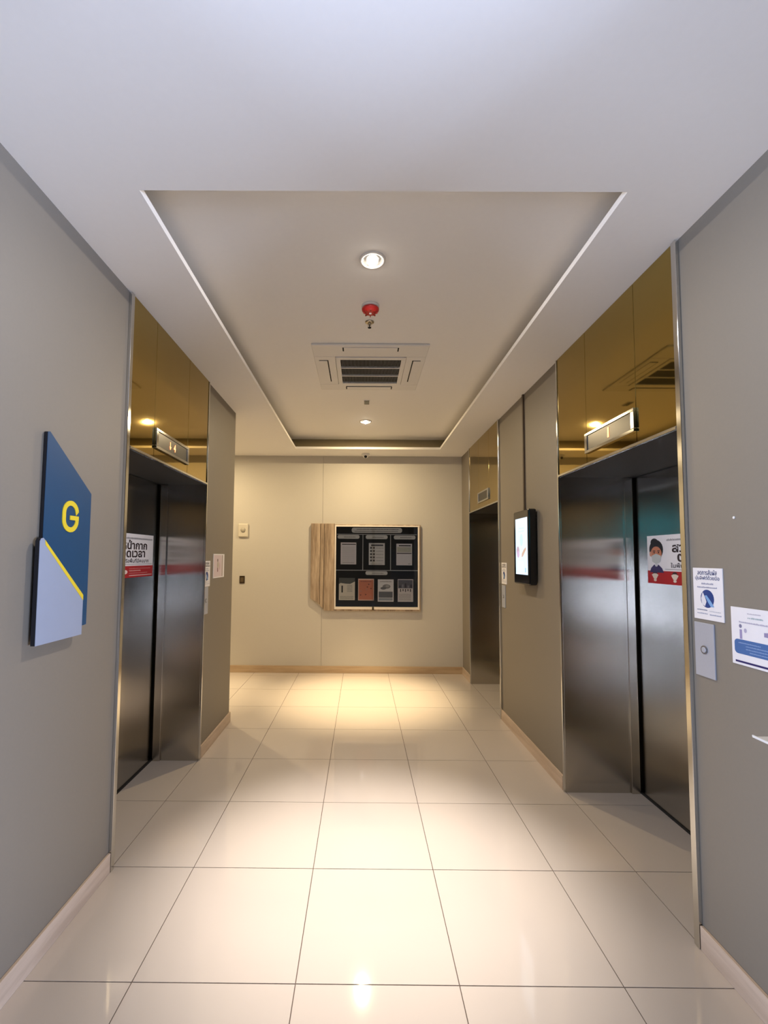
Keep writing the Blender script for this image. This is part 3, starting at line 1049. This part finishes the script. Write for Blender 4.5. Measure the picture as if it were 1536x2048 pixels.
# white shelf at the picture's right edge
t = thing('wall_shelf', (XR, 1.08, 0.99), 'white wall shelf whose corner just shows at the right edge', 'shelf')
MB().box(1.209, XR, 0.80, 1.400, 1.0135, 1.0165).build('top_board', M_WHITE, t, 0.001)
a = MB()
a.box(1.209, 1.213, 0.80, 1.400, 1.0165, 1.021)
a.build('front_lip', M_WHITE, t)
for yy in (0.9, 1.28):
    MB().prism([(XR, yy, 1.0135), (XR - 0.10, yy, 1.0135), (XR, yy, 0.93)], (0, 0.012, 0)).build('bracket', M_WHITE, t)

# ------------------------------------------------------------------ digital screen with its cable duct
t = thing('digital_screen', (XR, 3.62, 1.65), 'tall black wall screen lit pale blue, on the pier between two elevators', 'screen')
sx0 = 1.305
MB().box(sx0, XR - 0.012, 3.450, 3.790, 1.350, 1.952).build('housing', M_BLACK, t, 0.012)
MB().box(XR - 0.012, XR, 3.52, 3.72, 1.45, 1.85).build('wall_bracket', M_DARK, t)
M_SCR = mat('lit_screen', (0.1, 0.1, 0.1), 0.3, emit=(0.55, 0.76, 1.0), power=1.0)
pan = MB().box(sx0 - 0.0012, sx0, 3.474, 3.736, 1.430, 1.888).build('display_panel', M_SCR, t)
_em = {}


def em(r, g, b_):
    k = (r, g, b_)
    if k not in _em:
        _em[k] = mat('screen_light_%d' % len(_em), (0.02, 0.02, 0.02), 0.3, emit=k, power=1.0)
    return _em[k]


P_ = Print((sx0 - 0.0012, 3.736, 1.430), (0, -1, 0), (-1, 0, 0))
wS, hS = 0.262, 0.458
P_.rect(0.238, 0.004, 0.258, hS - 0.004, em(0.92, 0.96, 1.0), 1)
P_.rect(0.004, 0.004, wS - 0.004, 0.012, em(0.92, 0.96, 1.0), 1)
P_.ell(0.13, 0.27, 0.09, 0.10, em(0.60, 0.86, 0.95), 1)
P_.dashes(0.08, 0.19, 0.370, 0.382, em(0.42, 0.60, 0.85), 2, 41)
P_.dashes(0.07, 0.19, 0.345, 0.360, em(0.45, 0.62, 0.86), 2, 42)
P_.ell(0.135, 0.28, 0.034, 0.050, em(0.48, 0.72, 0.78), 2)
P_.ell(0.055, 0.190, 0.034, 0.040, em(0.42, 0.30, 0.36), 2)
P_.ell(0.060, 0.165, 0.030, 0.030, em(0.50, 0.36, 0.50), 3)
P_.poly([(0.135, 0.140), (0.165, 0.145), (0.235, 0.200), (0.228, 0.222), (0.180, 0.200), (0.140, 0.170)], em(0.50, 0.34, 0.26), 2)
P_.ell(0.105, 0.150, 0.014, 0.030, em(0.95, 0.97, 1.0), 3)
P_.rect(0.04, 0.03, 0.17, 0.11, em(0.62, 0.82, 1.0), 2)
P_.rect(0.205, 0.020, 0.235, 0.055, em(0.34, 0.50, 0.72), 2)
P_.build('screen_picture', pan)
t = thing('cable_duct', (XR, 3.715, 1.952), 'thin brown cable duct running from the digital screen to the ceiling', 'cable duct')
M_DUCT = mat('brown_duct', (0.085, 0.058, 0.035), 0.5, noise=(30, 0.05, 0))
MB().box(XR - 0.014, XR, 3.706, 3.728, 1.935, HC - 0.001).build('duct', M_DUCT, t, 0.001)

# ------------------------------------------------------------------ things on the back wall
x0, x1 = -1.692, -1.552
t = thing('wall_sensor', (-1.62, YB, 1.92), 'pale square sensor box high on the cream wall, above the dark switch', 'sensor')
MB().box(x0, x1, YB - 0.028, YB, 1.828, 2.012).build('housing', mat('cream_plastic', (0.60, 0.56, 0.47), 0.5, noise=(30, 0.02, 0)), t, 0.012)
MB().lathe(((x0 + x1) / 2, YB - 0.027, 1.925), [(0.034, 0), (0.030, 0.010), (0.018, 0.018), (0.006, 0.020)], 1, 24, -1).build('lens', mat('grey_lens', (0.42, 0.39, 0.32), 0.4, noise=(30, 0.02, 0)), t)
t = thing('wall_switch', (-1.627, YB, 1.245), 'small dark switch plate on the cream wall below the pale sensor', 'switch')
MB().box(-1.662, -1.592, YB - 0.008, YB, 1.193, 1.297).build('plate', mat('dark_bronze', (0.045, 0.028, 0.014), 0.4, 0.3, noise=(40, 0.1, 0)), t, 0.002)
MB().box(-1.648, -1.606, YB - 0.012, YB - 0.008, 1.215, 1.275).build('rocker', mat('brown_rocker', (0.10, 0.07, 0.035), 0.4, noise=(40, 0.1, 0)), t, 0.001)

# ---- notice board
YF = 6.0


def bX(c):
    return -0.364 + ((c / 5.908 + 600) - 670) * 0.00685


def bZ(c):
    return 2.010 - ((c / 5.908 + 1020) - 1048) * 0.00675


nb = thing('notice_board', ((bX(415) + bX(1405)) / 2, YB, bZ(1190)), 'glazed black notice cabinet with a striped wood side on the cream back wall', 'notice board')
# striped wood wing: three boards, the two outer ones cut at the lower corner
zt = bZ(158)


def zlow(c):
    if c <= 235:
        return bZ(1045 + (c - 135) * 0.65)
    if c <= 300:
        return bZ(1110 + (c - 235) * 80 / 65)
    return bZ(1192)


for ca, cb in ((135, 243), (247, 287), (291, 412)):
    ks = [ca] + [k for k in (235, 300) if ca < k < cb] + [cb]
    pts = [(bX(ca), YF + 0.008, zt), (bX(cb), YF + 0.008, zt)] + [(bX(k), YF + 0.008, zlow(k)) for k in reversed(ks)]
    MB().prism(pts, (0, YB - YF - 0.008, 0)).build('wood_board', M_PLANK, nb, 0.003)
# cabinet body
cx0, cx1, cz0, cz1 = bX(415), bX(1408), bZ(1192), bZ(178)
MB().box(cx0, cx1 + 0.018, YF + 0.018, YB, cz0, cz1 + 0.012).build('cabinet_case', M_PLANK, nb, 0.002)
M_FRAME = mat('pale_cabinet_frame', (0.80, 0.73, 0.65), 0.35, noise=(30, 0.02, 0))
a = MB()
ix0, ix1, iz0, iz1 = bX(431), bX(1389), bZ(1142), bZ(194)
a.box(cx0, cx1, YF, YF + 0.018, iz1, cz1)
a.box(cx0, cx1, YF, YF + 0.018, bZ(1172), iz0)
a.box(cx0, ix0, YF, YF + 0.018, iz0, iz1)
a.box(ix1, cx1, YF, YF + 0.018, iz0, iz1)
a.build('cabinet_frame', M_FRAME, nb, 0.0015)
M_FELT = mat('black_felt', (0.012, 0.013, 0.011), 0.8, noise=(80, 0.25, 0.1))
MB().box(ix0, ix1, YF + 0.0145, YF + 0.0178, iz0, iz1).build('felt_back', M_FELT, nb)
yf = YF + 0.0145
M_DIV = mat('grey_divider', (0.50, 0.52, 0.51), 0.4, noise=(30, 0.03, 0))
for (ca, cb, za, zb) in ((440, 1378, 281, 289), (425, 1395, 708, 716), (741, 749, 289, 708), (1066, 1074, 289, 708)):
    MB().box(bX(ca), bX(cb), yf - 0.004, yf, bZ(zb), bZ(za)).build('divider', M_DIV, nb)
M_LAB = mat('grey_heading_strip', (0.72, 0.73, 0.70), 0.5, noise=(30, 0.03, 0))
for i, (ca, cb, za, zb) in enumerate(((612, 1205, 205, 266), (447, 705, 293, 338), (778, 1035, 293, 340), (1108, 1362, 295, 342), (778, 1035, 722, 766))):
    P_ = Print((bX(ca), yf - 0.0006, bZ(zb)), (1, 0, 0), (0, -1, 0))
    wL, hL = bX(cb) - bX(ca), bZ(za) - bZ(zb)
    pts = []
    r = hL * 0.42
    for (cu, cv, a0) in ((wL - r, r, -90), (wL - r, hL - r, 0), (r, hL - r, 90), (r, r, 180)):
        for k in range(5):
            aa = math.radians(a0 + 22.5 * k)
            pts.append(P_.P(cu + r * math.cos(aa), cv + r * math.sin(aa)))
    hs = MB().prism(pts, (0, -0.003, 0)).build('heading_strip', M_LAB, nb)
    P2 = Print((bX(ca), yf - 0.0036, bZ(zb)), (1, 0, 0), (0, -1, 0))
    if i == 0:
        P2.dashes(0.10 * wL, 0.93 * wL, 0.60 * hL, 0.78 * hL, (0.06, 0.06, 0.06), 1, 50, 0.02)
        P2.dashes(0.06 * wL, 0.92 * wL, 0.22 * hL, 0.38 * hL, (0.07, 0.07, 0.07), 1, 51, 0.02)
    else:
        P2.dashes(0.30 * wL, 0.82 * wL, 0.36 * hL, 0.58 * hL, (0.16, 0.16, 0.16), 1, 52 + i, 0.02)
    P2.build('small_print', hs)
    P_.mb.bm.free()


def paper(ca, cb, za, zb, label, draw, col=(0.42, 0.41, 0.42)):
    o = Vector((bX(ca), yf - 0.0005, bZ(zb)))
    wL, hL = bX(cb) - bX(ca), bZ(za) - bZ(zb)
    t = thing('paper_notice', o, label, 'notice', 'papers in the glazed notice cabinet')
    MB().box(o.x, o.x + wL, o.y - 0.0015, o.y, o.z, o.z + hL).build('page', flat(*[min(0.9, q * 2.1) for q in col]), t)
    P_ = Print(o + Vector((0, -0.0015, 0)), (1, 0, 0), (0, -1, 0))
    draw(P_, wL, hL)
    P_.build('printed_picture', t)


D_ = (0.05, 0.05, 0.05)


def pg1(P_, w_, h_):
    P_.rect(0.08 * w_, 0.90 * h_, 0.97 * w_, 0.94 * h_, D_)
    P_.dashes(0.12 * w_, 0.9 * w_, 0.06 * h_, 0.09 * h_, (0.18, 0.17, 0.17), 1, 61)
    for k in range(14):
        P_.rect(0.10 * w_, (0.14 + 0.05 * k) * h_, 0.92 * w_, (0.152 + 0.05 * k) * h_, (0.60, 0.59, 0.60))


def pg2(P_, w_, h_):
    P_.rect(0.14 * w_, 0.86 * h_, 0.90 * w_, 0.94 * h_, (0.10, 0.10, 0.10))
    for k in range(5):
        z = (0.74 - 0.145 * k) * h_
        P_.rect(0.08 * w_, z, 0.20 * w_, z + 0.085 * h_, (0.05, 0.05, 0.05))
        P_.rect(0.26 * w_, z, 0.38 * w_, z + 0.085 * h_, (0.10, 0.09, 0.09))
        P_.dashes(0.45 * w_, 0.92 * w_, z + 0.02 * h_, z + 0.05 * h_, (0.26, 0.26, 0.26), 1, 70 + k)
    P_.dashes(0.1 * w_, 0.85 * w_, 0.035 * h_, 0.06 * h_, (0.2, 0.2, 0.2), 1, 79)


def pg3(P_, w_, h_):
    P_.rect(0.16 * w_, 0.88 * h_, 0.92 * w_, 0.93 * h_, (0.02, 0.02, 0.02))
    P_.rect(0.03 * w_, 0.53 * h_, 0.97 * w_, 0.57 * h_, (0.02, 0.02, 0.02))
    P_.rect(0.03 * w_, 0.60 * h_, 0.97 * w_, 0.85 * h_, (0.70, 0.70, 0.60))
    for k in range(5):
        P_.dashes(0.1 * w_, 0.9 * w_, (0.63 + 0.045 * k) * h_, (0.65 + 0.045 * k) * h_, (0.25, 0.25, 0.22), 2, 80 + k)
    P_.dashes(0.75 * w_, 0.9 * w_, 0.05 * h_, 0.10 * h_, (0.25, 0.25, 0.25), 1, 86)


def pg4(P_, w_, h_):
    P_.poly([(0, 0.72 * h_), (0.1 * w_, 0.77 * h_), (0.4 * w_, 0.74 * h_), (0.7 * w_, 0.73 * h_), (0.98 * w_, 0.83 * h_), (w_, 0.84 * h_), (w_, h_), (0, h_)], (0.10, 0.11, 0.10))
    P_.rect(0.16 * w_, 0.34 * h_, 0.25 * w_, 0.65 * h_, (0.03, 0.03, 0.025))
    for k in range(6):
        P_.dashes(0.52 * w_, 0.84 * w_, (0.38 + 0.055 * k) * h_, (0.405 + 0.055 * k) * h_, (0.22, 0.22, 0.19), 1, 90 + k)
    for k in range(3):
        P_.dashes(0.08 * w_, 0.92 * w_, (0.05 + 0.05 * k) * h_, (0.075 + 0.05 * k) * h_, (0.15, 0.15, 0.13), 1, 97 + k)


def pg5(P_, w_, h_):
    P_.rect(0.05 * w_, 0.04 * h_, 0.95 * w_, 0.94 * h_, (0.74, 0.26, 0.15))
    P_.dashes(0.15 * w_, 0.85 * w_, 0.86 * h_, 0.90 * h_, (0.25, 0.06, 0.05), 2, 101)
    rnd = random.Random(5)
    for k in range(9):
        u, v = rnd.uniform(0.15, 0.85) * w_, rnd.uniform(0.1, 0.8) * h_
        P_.ell(u, v, 0.05 * w_, 0.03 * h_, (0.62, 0.30, 0.22) if k % 2 else (0.30, 0.10, 0.06), 2 + k % 3)


def pg6(P_, w_, h_):
    P_.rect(0.06 * w_, 0.18 * h_, 0.94 * w_, 0.45 * h_, (0.16, 0.17, 0.19))
    P_.rect(0.06 * w_, 0.05 * h_, 0.94 * w_, 0.16 * h_, (0.34, 0.38, 0.42))
    P_.dashes(0.15 * w_, 0.9 * w_, 0.88 * h_, 0.92 * h_, (0.25, 0.22, 0.2), 1, 111)
    P_.ell(0.55 * w_, 0.68 * h_, 0.25 * w_, 0.10 * h_, (0.30, 0.30, 0.30), 1)
    P_.ell(0.35 * w_, 0.60 * h_, 0.18 * w_, 0.06 * h_, (0.20, 0.20, 0.21), 2)
    P_.ell(0.60 * w_, 0.70 * h_, 0.12 * w_, 0.05 * h_, (0.50, 0.50, 0.50), 3)


def pg7(P_, w_, h_):
    P_.rect(0.03 * w_, 0.60 * h_, 0.97 * w_, 0.97 * h_, (0.14, 0.14, 0.17))
    for k in range(5):
        P_.rect((0.10 + 0.18 * k) * w_, 0.62 * h_, (0.19 + 0.18 * k) * w_, (0.72 + 0.05 * (k % 3)) * h_, (0.30, 0.29, 0.33) if k % 2 else (0.05, 0.05, 0.07), 2)
    for k in range(5):
        P_.rect((0.15 + 0.16 * k) * w_, (0.44 + 0.03 * (k % 2)) * h_, (0.22 + 0.16 * k) * w_, 0.57 * h_, (0.12, 0.11, 0.11), 1)
    for k in range(5):
        P_.dashes(0.08 * w_, 0.85 * w_, (0.08 + 0.06 * k) * h_, (0.105 + 0.06 * k) * h_, (0.22, 0.21, 0.2), 1, 120 + k)


paper(485, 668, 383, 643, 'plain white page with one dark top line in the cabinet', pg1)
paper(815, 1002, 388, 648, 'white page with two columns of dark squares in the cabinet', pg2, (0.38, 0.38, 0.37))
paper(1138, 1322, 393, 650, 'white page split by a black middle line in the cabinet', pg3)
paper(468, 655, 803, 1065, 'cream page with a grey wavy top and a black bar in the cabinet', pg4, (0.42, 0.40, 0.34))
paper(692, 878, 812, 1068, 'orange-red page in the lower row of the cabinet', pg5, (0.50, 0.30, 0.24))
paper(922, 1107, 818, 1080, 'white page with a grey lower block in the cabinet', pg6, (0.44, 0.44, 0.44))
paper(1155, 1335, 815, 1080, 'grey-topped page at the cabinet corner farthest from the wood wing', pg7, (0.40, 0.38, 0.37))
# sliding panes and lock
xm = bX(868)
MB().box(ix0, xm + 0.02, YF + 0.0065, YF + 0.0095, iz0, iz1).build('glass_pane', M_GLASS, nb)
MB().box(xm - 0.02, ix1, YF + 0.0015, YF + 0.0045, iz0, iz1).build('glass_pane', M_GLASS, nb)
MB().box(bX(855), bX(878), YF - 0.006, YF + 0.001, bZ(1180), bZ(1142)).build('cabinet_lock', mat('brass_lock', (0.12, 0.09, 0.05), 0.3, 0.8, noise=(30, 0.05, 0)), nb, 0.002)
